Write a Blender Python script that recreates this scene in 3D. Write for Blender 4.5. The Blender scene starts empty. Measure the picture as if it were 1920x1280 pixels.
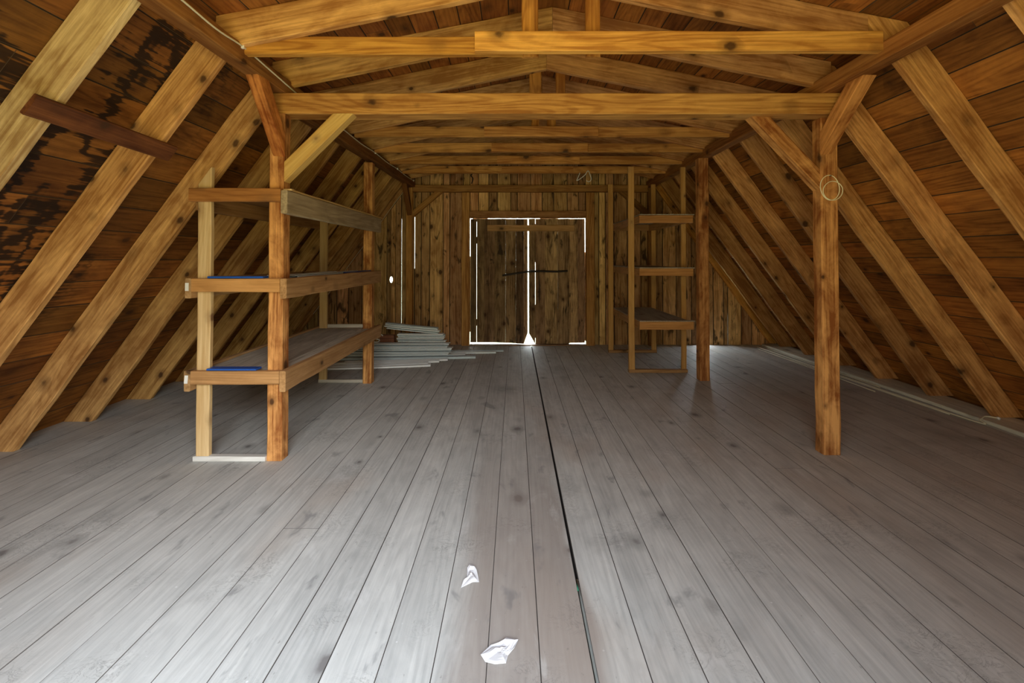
import bpy, bmesh, math, random
from mathutils import Vector, Matrix
random.seed(11)
sc = bpy.context.scene
COL = sc.collection
R = math.radians
CAMZ = 1.4

# ------------------------------------------------------------------ node helpers
class NT:
    def __init__(s, m):
        m.use_nodes = True
        s.t = m.node_tree
        s.t.nodes.clear()
    def n(s, typ, **kw):
        nd = s.t.nodes.new(typ)
        for k, v in kw.items():
            if k in ('inp',):
                for a, b in v.items():
                    nd.inputs[a].default_value = b
            else:
                setattr(nd, k, v)
        return nd
    def l(s, a, b):
        s.t.links.new(a, b)
    def math(s, op, a, b=None, c=None, clamp=False):
        nd = s.n('ShaderNodeMath', operation=op); nd.use_clamp = clamp
        for i, v in enumerate((a, b, c)):
            if v is None: continue
            if hasattr(v, 'is_linked'): s.l(v, nd.inputs[i])
            else: nd.inputs[i].default_value = v
        return nd.outputs[0]
    def vmath(s, op, a, b=None, scale=None):
        nd = s.n('ShaderNodeVectorMath', operation=op)
        for i, v in enumerate((a, b)):
            if v is None: continue
            if hasattr(v, 'is_linked'): s.l(v, nd.inputs[i])
            else: nd.inputs[i].default_value = v
        if scale is not None:
            if hasattr(scale, 'is_linked'): s.l(scale, nd.inputs['Scale'])
            else: nd.inputs['Scale'].default_value = scale
        return nd.outputs[0]
    def mix(s, fac, a, b, blend='MIX'):
        nd = s.n('ShaderNodeMix', data_type='RGBA', blend_type=blend)
        nd.clamp_factor = True
        for key, v in ((0, fac), (6, a), (7, b)):
            if hasattr(v, 'is_linked'): s.l(v, nd.inputs[key])
            else: nd.inputs[key].default_value = v if key == 0 else (v[0], v[1], v[2], 1)
        return nd.outputs[2]
    def ramp(s, v, lo, hi, a=0.0, b=1.0):
        nd = s.n('ShaderNodeMapRange', inp={1: lo, 2: hi, 3: a, 4: b})
        nd.interpolation_type = 'SMOOTHSTEP'
        s.l(v, nd.inputs[0])
        return nd.outputs[0]
    def noise(s, vec, scale, detail=3, rough=.55, dist=0.0):
        nd = s.n('ShaderNodeTexNoise', inp={'Scale': scale, 'Detail': detail, 'Roughness': rough, 'Distortion': dist})
        s.l(vec, nd.inputs['Vector'])
        return nd.outputs[0]
    def voro(s, vec, scale, rnd=1.0):
        nd = s.n('ShaderNodeTexVoronoi', inp={'Scale': scale, 'Randomness': rnd})
        s.l(vec, nd.inputs['Vector'])
        return nd.outputs['Distance'], nd.outputs['Color']

def wood(name, light, dark, knot=(.05, .02, .008), rough=.75, mottle=.5, spread=.25, knots=.75, stain=None, hue=.012, midw=1.7,
         bump=.25, grain=1.0, speck=0.0, spec=.3, rings=.35):
    m = bpy.data.materials.new(name)
    T = NT(m)
    tc = T.n('ShaderNodeTexCoord').outputs['Object']
    info = T.n('ShaderNodeObjectInfo')
    att = T.n('ShaderNodeAttribute', attribute_name='bo')
    off = T.vmath('SCALE', att.outputs['Vector'], scale=9.0)
    ro = T.vmath('SCALE', (1.7, 3.1, 2.3), scale=T.math('MULTIPLY', info.outputs['Random'], 31.0))
    P = T.vmath('ADD', T.vmath('ADD', tc, off), ro)
    # warp slowly around the length so the grain wanders
    fine = T.noise(T.vmath('MULTIPLY', P, (1.5, 60, 60)), 1.0, 5, .65)
    mid = T.noise(T.vmath('MULTIPLY', P, (.8, 9, 9)), 1.0, 4, .6, .3)
    rn = T.noise(T.vmath('MULTIPLY', P, (.55, 5, 5)), 1.0, 1.5, .5)
    ring = T.math('SINE', T.math('MULTIPLY', rn, 95.0))
    ring = T.ramp(ring, -.2, 1.0)
    blot = T.noise(T.vmath('MULTIPLY', P, (.7, 1.3, 1.3)), 5.0, 5, .65, .5)
    kd, kc = T.voro(T.vmath('MULTIPLY', P, (.8, 1.1, 1.1)), 5.6)
    sep = T.n('ShaderNodeSeparateColor'); T.l(kc, sep.inputs[0])
    gate = T.math('GREATER_THAN', sep.outputs[0], 1.0 - knots)
    kn = T.math('ADD', T.math('DIVIDE', kd, T.math('MULTIPLY_ADD', sep.outputs[1], 1.1, .45)), T.math('MULTIPLY', T.math('SUBTRACT', T.noise(P, 30, 2), .5), .09))
    kfac = T.math('MULTIPLY', T.ramp(kn, .07, .15, 1.0, 0.0), gate)
    halo = T.math('MULTIPLY', T.ramp(kn, .12, .34, 1.0, 0.0), gate)
    g = T.math('MULTIPLY_ADD', T.math('SUBTRACT', fine, .5), 1.9 * grain, .5)
    g = T.math('ADD', g, T.math('MULTIPLY', T.math('SUBTRACT', mid, .5), midw))
    g = T.math('SUBTRACT', g, T.math('MULTIPLY', ring, rings * .6))
    g = T.math('ADD', g, T.math('MULTIPLY', T.math('SUBTRACT', blot, .5), mottle * 2.4), clamp=True)
    col = T.mix(g, dark, light)
    # board to board and timber to timber differences
    sepb = T.n('ShaderNodeSeparateXYZ'); T.l(att.outputs['Vector'], sepb.inputs[0])
    var = T.math('ADD', T.math('MULTIPLY', T.math('SUBTRACT', info.outputs['Random'], .5), spread),
                 T.math('MULTIPLY', sepb.outputs[2], spread * 1.6))
    hs = T.n('ShaderNodeHueSaturation'); T.l(col, hs.inputs['Color'])
    T.l(T.math('ADD', var, 1.0), hs.inputs['Value'])
    T.l(T.math('MULTIPLY_ADD', sepb.outputs[1], hue, .5), hs.inputs['Hue'])
    col = hs.outputs[0]
    col = T.mix(1.0, col, info.outputs['Color'], 'MULTIPLY')  # object tint, with painted light on the rafters
    col = T.mix(T.math('MULTIPLY', halo, .5), col, tuple(.45 * a + .3 * b for a, b in zip(dark, knot)))
    col = T.mix(T.math('MULTIPLY', kfac, .85), col, knot)
    if speck:
        sd, scol = T.voro(P, 26)
        s2 = T.n('ShaderNodeSeparateColor'); T.l(scol, s2.inputs[0])
        f = T.math('MULTIPLY', T.ramp(sd, .06, .14, 1.0, 0.0), T.math('GREATER_THAN', s2.outputs[1], 1.0 - speck))
        col = T.mix(T.math('MULTIPLY', f, .75), col, (.72, .72, .72))
    if stain:
        col = stain(T, tc, P, col)
    b = T.n('ShaderNodeBsdfPrincipled', inp={'Roughness': rough, 'Specular IOR Level': spec})
    T.l(col, b.inputs['Base Color'])
    bp = T.n('ShaderNodeBump', inp={'Strength': bump, 'Distance': .006})
    hh = T.math('ADD', T.math('MULTIPLY', fine, .8), T.math('MULTIPLY', blot, .6))
    T.l(hh, bp.inputs['Height'])
    T.l(bp.outputs[0], b.inputs['Normal'])
    o = T.n('ShaderNodeOutputMaterial'); T.l(b.outputs[0], o.inputs[0])
    return m

def plain(name, col, rough=.5, metal=0.0, var=.25, scale=8, spec=.5):
    m = bpy.data.materials.new(name)
    T = NT(m)
    tc = T.n('ShaderNodeTexCoord').outputs['Object']
    nz = T.noise(tc, scale, 5, .6)
    c = T.mix(nz, tuple(v * (1 - var) for v in col), tuple(min(1, v * (1 + var)) for v in col))
    b = T.n('ShaderNodeBsdfPrincipled', inp={'Roughness': rough, 'Metallic': metal, 'Specular IOR Level': spec})
    T.l(c, b.inputs['Base Color'])
    bp = T.n('ShaderNodeBump', inp={'Strength': .15, 'Distance': .003}); T.l(nz, bp.inputs['Height'])
    T.l(bp.outputs[0], b.inputs['Normal'])
    o = T.n('ShaderNodeOutputMaterial'); T.l(b.outputs[0], o.inputs[0])
    return m

# stains with a shape of their own
def slope_stain(T, tc, P, col):
    # black mould runs on the left slope boards: ragged drips across the boards
    sx = T.n('ShaderNodeSeparateXYZ'); T.l(tc, sx.inputs[0])
    a = T.noise(T.vmath('MULTIPLY', tc, (3.2, 1.1, 1.0)), 1.0, 3, .55, .6)
    b = T.noise(T.vmath('MULTIPLY', tc, (1.4, 34, 1.0)), 1.0, 3, .6)
    v = T.math('ADD', a, T.math('MULTIPLY', T.math('SUBTRACT', b, .5), .42))
    band = T.math('SUBTRACT', 1.0, T.math('MULTIPLY', T.math('ABSOLUTE', T.math('SUBTRACT', v, .565)), 10.0), clamp=True)
    # only the front stretch of the roof leaked
    near = T.ramp(sx.outputs[0], 2.5, 3.6, 1.0, 0.0)
    up = T.ramp(sx.outputs[1], .9, 1.5)
    f = T.ramp(T.math('MULTIPLY', T.math('MULTIPLY', band, near), up), .1, .6)
    return T.mix(T.math('MULTIPLY', f, .92), col, (.012, .006, .004))

def wall_stain(T, tc, P, col):
    # dark resin and damp blotches around knots
    a = T.noise(T.vmath('MULTIPLY', P, (1.6, 5.0, 5.0)), 1.6, 4, .65, .8)
    f = T.ramp(a, .57, .67)
    return T.mix(T.math('MULTIPLY', f, .8), col, (.018, .011, .007))

def floor_stain(T, tc, P, col):
    a = T.noise(tc, 1.1, 5, .6, .6)
    col = T.mix(T.math('MULTIPLY', T.ramp(a, .6, .78), .42), col, (.085, .085, .09))
    b = T.noise(T.vmath('MULTIPLY', tc, (.9, 1.5, 1)), .9, 3, .5)
    col = T.mix(T.math('MULTIPLY', T.ramp(b, .52, .75), .30), col, (.40, .285, .20))
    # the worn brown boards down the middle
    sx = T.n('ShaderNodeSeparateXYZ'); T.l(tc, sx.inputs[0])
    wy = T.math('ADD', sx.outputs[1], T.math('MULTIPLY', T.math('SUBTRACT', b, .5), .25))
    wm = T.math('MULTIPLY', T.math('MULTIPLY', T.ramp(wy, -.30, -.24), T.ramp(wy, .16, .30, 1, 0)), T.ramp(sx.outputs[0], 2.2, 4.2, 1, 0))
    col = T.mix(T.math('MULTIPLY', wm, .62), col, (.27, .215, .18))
    # scuffs and scratches
    sp = T.noise(T.vmath('MULTIPLY', tc, (22, 34, 1)), 1.0, 3, .7)
    col = T.mix(T.math('MULTIPLY', T.ramp(sp, .66, .74), .45), col, (.13, .12, .11))
    br = T.noise(T.vmath('MULTIPLY', tc, (2.2, 4.5, 1)), 1.3, 4, .6, .5)
    col = T.mix(T.math('MULTIPLY', T.ramp(br, .62, .72), .5), col, (.15, .15, .155))
    col = T.mix(T.math('MULTIPLY', T.ramp(br, .40, .28), .25), col, (.74, .74, .73))
    c = T.noise(T.vmath('MULTIPLY', tc, (3, 2, 1)), 5.0, 6, .72, 1.4)
    d = T.math('SUBTRACT', 1.0, T.math('MULTIPLY', T.math('ABSOLUTE', T.math('SUBTRACT', c, .5)), 45.0), clamp=True)
    e = T.ramp(T.noise(tc, 2.3, 2), .52, .66)
    return T.mix(T.math('MULTIPLY', T.math('MULTIPLY', d, e), .5), col, (.10, .095, .09))

M = {}
M['rafter'] = wood('rafter_pine', (.74, .435, .19), (.33, .15, .05), mottle=.75, knots=.6, spread=.22, bump=.35, spec=.2)
M['post'] = wood('post_pine', (.70, .39, .15), (.24, .085, .022), mottle=1.25, knots=.6, spread=.15, bump=.4, spec=.2)
M['beam'] = wood('beam_pine', (.68, .39, .125), (.32, .14, .035), mottle=.35, knots=.55, spread=.2, bump=.3, rings=.5, spec=.25)
M['purlin'] = wood('purlin_pine', (.40, .195, .062), (.19, .075, .02), mottle=.3, knots=.35, spread=.1, spec=.2)
M['pale'] = wood('pale_pine', (.80, .60, .33), (.58, .37, .16), knot=(.16, .07, .03), mottle=.18, knots=.6, spread=.1, rings=.35, bump=.15)
M['shelf'] = wood('shelf_rail_pine', (.55, .335, .155), (.30, .16, .06), mottle=.3, knots=.45, spread=.2)
M['ply'] = wood('shelf_panel_weathered', (.62, .56, .47), (.34, .29, .23), knot=(.12, .09, .07), mottle=.35, knots=.2, spread=.1, speck=.12, rings=.5)
M['sill'] = wood('whitewashed_sill', (.78, .77, .74), (.52, .50, .46), knot=(.3, .27, .22), mottle=.2, knots=.2, spread=.05)
M['slope'] = wood('slope_boarding', (.42, .165, .033), (.13, .041, .008), mottle=.55, knots=.35, spread=.5, bump=.2, rings=.35, grain=.6, spec=.25, hue=.004, midw=.9)
M['slope_mould'] = wood('slope_boarding_stained', (.43, .17, .033), (.13, .042, .008), mottle=.55, knots=.35, spread=.5, bump=.2, rings=.35, grain=.6, stain=slope_stain, spec=.25, hue=.004, midw=.9)
M['wall'] = wood('wall_boarding', (.80, .50, .225), (.32, .155, .054), mottle=.5, knots=.6, spread=.45, stain=wall_stain, spec=.2)
M['doorwood'] = wood('door_boarding', (.50, .31, .16), (.14, .073, .034), mottle=.6, knots=.6, spread=.5, stain=wall_stain, spec=.2)
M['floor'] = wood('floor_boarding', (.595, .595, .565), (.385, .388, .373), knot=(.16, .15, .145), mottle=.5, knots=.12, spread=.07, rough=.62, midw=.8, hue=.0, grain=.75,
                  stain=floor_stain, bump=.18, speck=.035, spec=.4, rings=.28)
M['subfloor'] = plain('dark_gap_dust', (.03, .026, .023), .9)
M['floorjoint'] = plain('grey_dust_in_floor_joints', (.12, .105, .095), .9)
M['joint'] = plain('dirt_in_board_joints', (.075, .042, .022), .9)
M['greyboard'] = wood('grey_plank', (.74, .73, .62), (.46, .44, .37), knot=(.1, .08, .07), mottle=.3, knots=.4, spread=.1)
M['darkboard'] = wood('dark_plank', (.20, .068, .02), (.07, .02, .007), mottle=.45, knots=.4, spread=.05)
M['zinc'] = plain('galvanised_sheet', (.82, .92, 1.0), .4, .1, .15, 6)
M['zincdull'] = plain('dull_galvanised_sheet', (.48, .56, .61), .5, .2, .3, 6)
M['alu'] = plain('white_coated_sheet', (.88, .94, 1.0), .4, .0, .12, 9)
M['blue'] = plain('blue_lacquer', (.02, .095, .42), .35, 0, .1)
M['white'] = plain('white_plastic', (.82, .82, .80), .5, 0, .05)
M['paper'] = plain('white_paper', (.74, .74, .76), .85, 0, .04)
M['cable'] = plain('cream_cable', (.70, .66, .50), .5, 0, .1)
M['wire'] = plain('pale_wire', (1.0, .92, .66), .45, 0, .1)
M['steel'] = plain('tarnished_steel', (.30, .33, .32), .4, .25, .3, 20)
M['iron'] = plain('dark_iron', (.03, .022, .018), .6, .4, .3)
M['rust'] = wood('red_brown_offcut', (.30, .12, .06), (.12, .045, .025), mottle=.4)
M['ink'] = plain('grey_ink', (.15, .15, .17), .6)
M['green'] = plain('green_paint', (.015, .16, .09), .5)

# ------------------------------------------------------------------ object helpers
def world(o):
    own = Matrix.Translation(o.location) if o.type == 'EMPTY' else o.matrix_basis.copy()
    return world(o.parent) @ own if o.parent else own
def link(name, me, mat, mtx=None, parent=None):
    o = bpy.data.objects.new(name, me)
    COL.objects.link(o)
    if mat is not None: me.materials.append(mat)
    mtx = mtx or Matrix()
    if parent is not None:
        o.parent = parent
        o.matrix_basis = world(parent).inverted() @ mtx
    else:
        o.matrix_basis = mtx
    return o
def tag(o, label=None, cat=None, group=None, kind=None):
    if label: o['label'] = label
    if cat: o['category'] = cat
    if group: o['group'] = group
    if kind: o['kind'] = kind
    return o
def empty(name, loc):
    o = bpy.data.objects.new(name, None); COL.objects.link(o); o.location = loc
    o.empty_display_size = .1
    return o
def frame(p0, p1, up):
    x = (Vector(p1) - Vector(p0)).normalized()
    y = Vector(up).cross(x)
    y.normalize()
    z = x.cross(y)
    m = Matrix((x, y, z)).transposed().to_4x4()
    m.translation = Vector(p0)
    return m
def timber(name, p0, p1, w, h, mat, up=(0, 0, 1), cut0=None, cut1=None, parent=None, ch=.005, jit=.0018, wane=0, tint=None, step=.22):
    """A sawn timber from p0 to p1 along its centre line: w across, h along up; cutN = (point, normal) trims an end to a plane."""
    p0, p1 = Vector(p0), Vector(p1)
    mt = frame(p0, p1, up)
    inv = mt.inverted()
    L = (p1 - p0).length
    n = max(2, int(L / step) + 1)
    bm = bmesh.new()
    a, b = w / 2, h / 2
    c = min(ch, a * .4, b * .4)
    prof = [(-a + c, -b), (a - c, -b), (a, -b + c), (a, b - c), (a - c, b), (-a + c, b), (-a, b - c), (-a, -b + c)]
    if wane:
        wv = abs(wane)
        if wane > 0: prof[2:6] = [(a, -b + c), (a, b - wv * 1.6), (a - wv * .8, b), (-a + c, b)]
        else: prof[4:8] = [(a - c, b), (-a + wv * .8, b), (-a, b - wv * 1.6), (-a, -b + c)]
    rings = []
    for i in range(n):
        x = L * i / (n - 1)
        dy, dz = random.uniform(-jit, jit), random.uniform(-jit, jit)
        rings.append([bm.verts.new((x, y + dy + random.uniform(-jit, jit) * .6, z + dz + random.uniform(-jit, jit) * .6)) for y, z in prof])
    for cut, ring in ((cut0, rings[0]), (cut1, rings[-1])):
        if cut:
            P = inv @ Vector(cut[0]); N = inv.to_3x3() @ Vector(cut[1])
            for v in ring:
                v.co.x += (P - v.co).dot(N) / N.x
    for i in range(n - 1):
        for j in range(8):
            k = (j + 1) % 8
            bm.faces.new((rings[i][j], rings[i][k], rings[i + 1][k], rings[i + 1][j]))
    bm.faces.new(list(reversed(rings[0]))); bm.faces.new(rings[-1])
    bmesh.ops.recalc_face_normals(bm, faces=bm.faces)
    me = bpy.data.meshes.new(name); bm.to_mesh(me); bm.free()
    o = link(name, me, mat, mt, parent)
    if tint: o.color = (*tint, 1)
    return o
def box(name, lo, hi, mat, parent=None, axis='X', **kw):
    """Axis-aligned timber between two corners with its grain along axis."""
    lo, hi = Vector(lo), Vector(hi)
    c = (lo + hi) / 2; s = hi - lo
    if axis == 'X': return timber(name, (lo.x, c.y, c.z), (hi.x, c.y, c.z), s.y, s.z, mat, (0, 0, 1), parent=parent, **kw)
    if axis == 'Y': return timber(name, (c.x, lo.y, c.z), (c.x, hi.y, c.z), s.x, s.z, mat, (0, 0, 1), parent=parent, **kw)
    return timber(name, (c.x, c.y, lo.z), (c.x, c.y, hi.z), s.x, s.y, mat, (0, 1, 0), parent=parent, **kw)
def tube(name, pts, r, mat, parent=None, closed=False, seg=8, smooth=6):
    pts = [Vector(p) for p in pts]
    if smooth > 1 and len(pts) > 2:
        q = []
        n = len(pts)
        rng = range(n if closed else n - 1)
        for i in rng:
            g = (lambda k: pts[k % n]) if closed else (lambda k: pts[max(0, min(n - 1, k))])
            a, b, c, d = g(i - 1), g(i), g(i + 1), g(i + 2)
            for k in range(smooth):
                t = k / smooth
                q.append(.5 * ((2 * b) + (c - a) * t + (2 * a - 5 * b + 4 * c - d) * t * t + (3 * b - a - 3 * c + d) * t ** 3))
        if not closed: q.append(pts[-1])
        pts = q
    base = pts[0].copy()
    bm = bmesh.new(); rings = []
    n = len(pts); prev = None
    for i, p in enumerate(pts):
        d = (pts[(i + 1) % n] - pts[i - 1]) if closed else (pts[min(i + 1, n - 1)] - pts[max(i - 1, 0)])
        d.normalize()
        u = prev - d * prev.dot(d) if prev is not None else d.orthogonal()
        u.normalize(); prev = u
        v = d.cross(u)
        rings.append([bm.verts.new(p - base + r * (u * math.cos(2 * math.pi * k / seg) + v * math.sin(2 * math.pi * k / seg))) for k in range(seg)])
    for i in range(n if closed else n - 1):
        A, B = rings[i], rings[(i + 1) % n]
        for k in range(seg):
            bm.faces.new((A[k], A[(k + 1) % seg], B[(k + 1) % seg], B[k]))
    if not closed:
        bm.faces.new(list(reversed(rings[0]))); bm.faces.new(rings[-1])
    bmesh.ops.recalc_face_normals(bm, faces=bm.faces)
    for f in bm.faces: f.smooth = True
    me = bpy.data.meshes.new(name); bm.to_mesh(me); bm.free()
    return link(name, me, mat, Matrix.Translation(base), parent)

class Boards:
    """Many boards of one surface in one mesh, local frame: x along the grain, y across, z thickness; 'bo' carries each board's own offset."""
    def __init__(s, edge=0): s.edge = edge; s.bm = bmesh.new(); s.lay = s.bm.verts.layers.float_vector.new('bo')
    def quad(s, pts, z0, z1, c=.003, ends=1.0):
        """pts: outline (x,y) counter-clockwise; bottom face z0, top face z1 with a chamfer c on the top."""
        bo = Vector((random.random(), random.uniform(-1, 1), random.uniform(-.5, .5)))
        n = len(pts)
        cx = sum(p[0] for p in pts) / n; cy = sum(p[1] for p in pts) / n
        def ring(z, k):
            out = []
            for x, y in pts:
                dx = (-k if x > cx else k) * ends
                dy = -k if y > cy else k
                v = s.bm.verts.new((x + dx, y + dy, z)); v[s.lay] = bo; out.append(v)
            return out
        a, b, d, e = ring(z0 + c, 0), ring(z1 - c, 0), ring(z1, c), ring(z0, c)
        for A, B in ((e, a), (a, b), (b, d)):
            for i in range(n):
                s.bm.faces.new((A[i], A[(i + 1) % n], B[(i + 1) % n], B[i])).material_index = 1 if s.edge else 0
        s.bm.faces.new(d); s.bm.faces.new(list(reversed(e)))
    def rect(s, x0, x1, y0, y1, z0, z1, c=.003, ends=1.0): s.quad([(x0, y0), (x1, y0), (x1, y1), (x0, y1)], z0, z1, c, ends)
    def build(s, name, mat, mtx, parent=None):
        bmesh.ops.recalc_face_normals(s.bm, faces=s.bm.faces)
        me = bpy.data.meshes.new(name); s.bm.to_mesh(me); s.bm.free()
        o = link(name, me, mat, mtx, parent)
        if s.edge: me.materials.append(M['joint'] if s.edge == 1 else M['floorjoint'])
        return o

ORD = ['first', 'second', 'third', 'fourth', 'fifth', 'sixth', 'seventh', 'eighth', 'ninth', 'tenth', 'eleventh', 'twelfth']

# ------------------------------------------------------------------ the roof's section
CX = .275                                    # ridge line
SL = 1.37                                    # slope of the lower rafters
XR, XL = 4.18, -3.65                         # where their inner edges meet the floor
ANG = math.atan(SL)
PERP = .20
OUT = PERP / math.sin(ANG)
UZ, UP = 3.04, .20                           # under side of the upper rafters at the ridge, and their pitch
UANG = math.atan(UP)
UTOP = UZ + .20 / math.cos(UANG)
YF, YW = -.22, 7.55                          # front gable, back gable
def roof_z(x):                               # under side of the boarding
    lo = (XR + OUT - x) * SL if x > CX else (x - (XL - OUT)) * SL
    return min(lo, UTOP - UP * abs(x - CX))
EX = None
def eave(side):
    if side > 0: x = (XR + OUT - (UTOP + UP * CX) / SL) / (1 - UP / SL)
    else:
        x = -((-(XL - OUT)) - (UTOP - UP * CX) / SL) / (1 - UP / SL)
    return x, UTOP - UP * abs(x - CX)

# floor ---------------------------------------------------------------------------
fl = Boards(2)
BW = .1845
GAPX = .273
JOINTS = {-8: [2.41], -5: [4.9], 4: [4.6], 8: [3.1], -12: [3.9], 11: [5.2], 2: [6.1], -3: [5.8]}
for i in range(-24, 25):
    x0 = GAPX + i * BW; x1 = x0 + BW
    if x1 < -4.0 or x0 > 4.55: continue
    g0 = .0065 if i == 0 else random.choice((.0004, .0007, .0010, .0017))
    g1 = .0065 if i == -1 else random.choice((.0004, .0007, .0010, .0017))
    ends = [YF - .05] + JOINTS.get(i, []) + [YW + .1]
    for a, b in zip(ends[:-1], ends[1:]):
        dz = random.uniform(-.0012, 0)
        fl.rect(a + .001, b - .001, -x1 + g1, -x0 - g0, -.03, dz, .0012, .1)
mt_floor = Matrix(((0, -1, 0, 0), (1, 0, 0, 0), (0, 0, 1, 0), (0, 0, 0, 1)))
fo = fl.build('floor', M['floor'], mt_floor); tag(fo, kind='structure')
sb = Boards(); sb.rect(YF - .05, YW + .1, -4.6, 4.05, -.10, -.045)
tag(sb.build('floor_underlay', M['subfloor'], mt_floor), kind='structure')

# slopes ---------------------------------------------------------------------------
def slope(name, p_low, p_high, mat, wmin, wmax, inner):
    """Boards along Y between two points of the section, their thickness outwards."""
    a, b = Vector((p_low[0], 0, p_low[1])), Vector((p_high[0], 0, p_high[1]))
    d = (b - a); L = d.length; d.normalize()
    xx = Vector((0, 1, 0))
    zz = xx.cross(d)
    if zz.dot(Vector(inner)) < 0:
        xx = -xx; zz = xx.cross(d)
    m = Matrix((xx, d, zz)).transposed().to_4x4(); m.translation = a
    B = Boards(1); y = 0
    lo, hi = (YF, YW + .06) if xx.y > 0 else (-(YW + .06), -YF)
    while y < L - .01:
        w = min(random.uniform(wmin, wmax), L - y)
        if L - y - w < .08: w = L - y
        cuts = [lo]; c = lo + random.uniform(1.0, 4)
        while c < hi - .8: cuts.append(c); c += random.uniform(2.6, 4.2)
        cuts.append(hi)
        t = random.uniform(-.002, .002)
        for p, q in zip(cuts[:-1], cuts[1:]):
            B.rect(p + .0008, q - .0008, y + .0013, y + w - .0013, -.024, min(0, t), .003, .3)
        y += w
    B.rect(lo, hi, 0, L, -.05, -.0245, .001)                      # outer layer closes the joints
    o = B.build(name, mat, m); tag(o, kind='structure'); return o
exr, ezr = eave(1); exl, ezl = eave(-1)
slope('wall_right', (XR + OUT + .03, -.04), (exr, ezr), M['slope'], .17, .24, (-1, 0, 1))
slope('wall_left', (XL - OUT - .03, -.04), (exl, ezl), M['slope_mould'], .18, .25, (1, 0, 1))
slope('ceiling', (exr + .08, ezr - .016), (CX - .012, UTOP + .0024), M['slope'], .15, .2, (0, 0, -1))
slope('ceiling_left', (exl - .08, ezl - .016), (CX + .012, UTOP + .0024), M['slope'], .15, .2, (0, 0, -1))

# back gable ------------------------------------------------------------------------
mt_wall = Matrix(((0, 1, 0, 0), (0, 0, -1, YW), (-1, 0, 0, 0), (0, 0, 0, 1)))    # local x = -world z? replaced below
xx, yy = Vector((0, 0, 1)), Vector((1, 0, 0)); zz = xx.cross(yy)                  # zz = +Y
if zz.y > 0: yy = Vector((-1, 0, 0)); zz = xx.cross(yy)                           # z towards the room (-Y), y = -X
mt_wall = Matrix((xx, yy, zz)).transposed().to_4x4(); mt_wall.translation = (0, YW, 0)
DX0, DX1, DZ = -.735, 1.165, 2.075
W = Boards(1)
def wallboard(x0, x1, z0, zcap=None, gap=0, t=0.0):
    a, b = roof_z(x0) + .04, roof_z(x1) + .04
    if zcap is not None: a = min(a, zcap); b = min(b, zcap)
    if a < z0 + .03 and b < z0 + .03: return
    W.quad([(z0, -x1), (max(b, z0 + .02), -x1), (max(a, z0 + .02), -x0), (z0, -x0)], -.026, t, .005)
slits = {-1.862: .0055, -1.648: .005, 3.50: .006}
xs = -3.95
edges = [xs]
fixed = [-2.10, -1.96, -1.862, -1.648, DX0, DX1, 3.03, 3.15, 3.50]
while edges[-1] < 4.5:
    w = random.choice((.11, .14, .17, .19, .22))
    nx = edges[-1] + w
    for f in fixed:
        if edges[-1] < f - .001 and nx > f - .07: nx = f; break
    edges.append(nx)
for x0, x1 in zip(edges[:-1], edges[1:]):
    g = .0
    a, b = x0, x1
    for s, wd in slits.items():
        if abs(x0 - s) < 1e-4: a = x0 + wd / 2
        if abs(x1 - s) < 1e-4: b = x1 - wd / 2
    t = random.uniform(-.004, .006)
    if not any(abs(x0 - s) < 1e-4 for s in slits): a = x0 + .0014
    if not any(abs(x1 - s) < 1e-4 for s in slits): b = x1 - .0014
    if x0 >= DX0 - 1e-4 and x1 <= DX1 + 1e-4: wallboard(a, b, DZ, t=t)
    elif abs(x0 + 2.10) < 1e-4:                                     # board with a knot hole, made of the two sides of the hole
        hx, hz, ra, rb = -2.033, 1.066, .026, .052
        for sg, xe in ((-1, a), (1, b)):
            arc = [(hz + rb * math.cos(math.pi * k / 8), -(hx + sg * ra * math.sin(math.pi * k / 8))) for k in range(9)]
            if sg < 0: arc = arc
            zt = roof_z(xe) + .04
            W.quad([(-.03, -xe), (zt, -xe), (roof_z(hx) + .04, -hx)] + arc + [(-.03, -hx)], -.026, t, .0004)
    elif abs(x0 - 3.03) < 1e-4: wallboard(a, b, 1.0, t=t)          # broken board: daylight low down
    else: wallboard(a, b, -.03, t=t)
# unseen outer strips added to block daylight at the seams, leaving chosen slits open
def cover(x, z0, z1, w=.05): W.rect(z0, z1, -x - w, -x + w, -.052, -.0262, .0005)
cover(-1.862, -.02, .33); cover(-1.862, 2.07, 2.79); cover(-1.648, -.02, 1.25); cover(-1.648, 2.1, 2.84)
cover(3.50, .5, 1.5)
for x in edges[1:-1]:
    if all(abs(x - s) > .08 for s in slits) and not (DX0 - .02 < x < DX1 + .02) and not 2.95 < x < 3.22:
        cover(x, -.02, max(.1, roof_z(x) - .02), .03)
    elif DX0 - .02 < x < DX1 + .02: cover(x, DZ + .01, roof_z(x), .03)
tag(W.build('wall_back', M['wall'], mt_wall), kind='structure')

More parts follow.
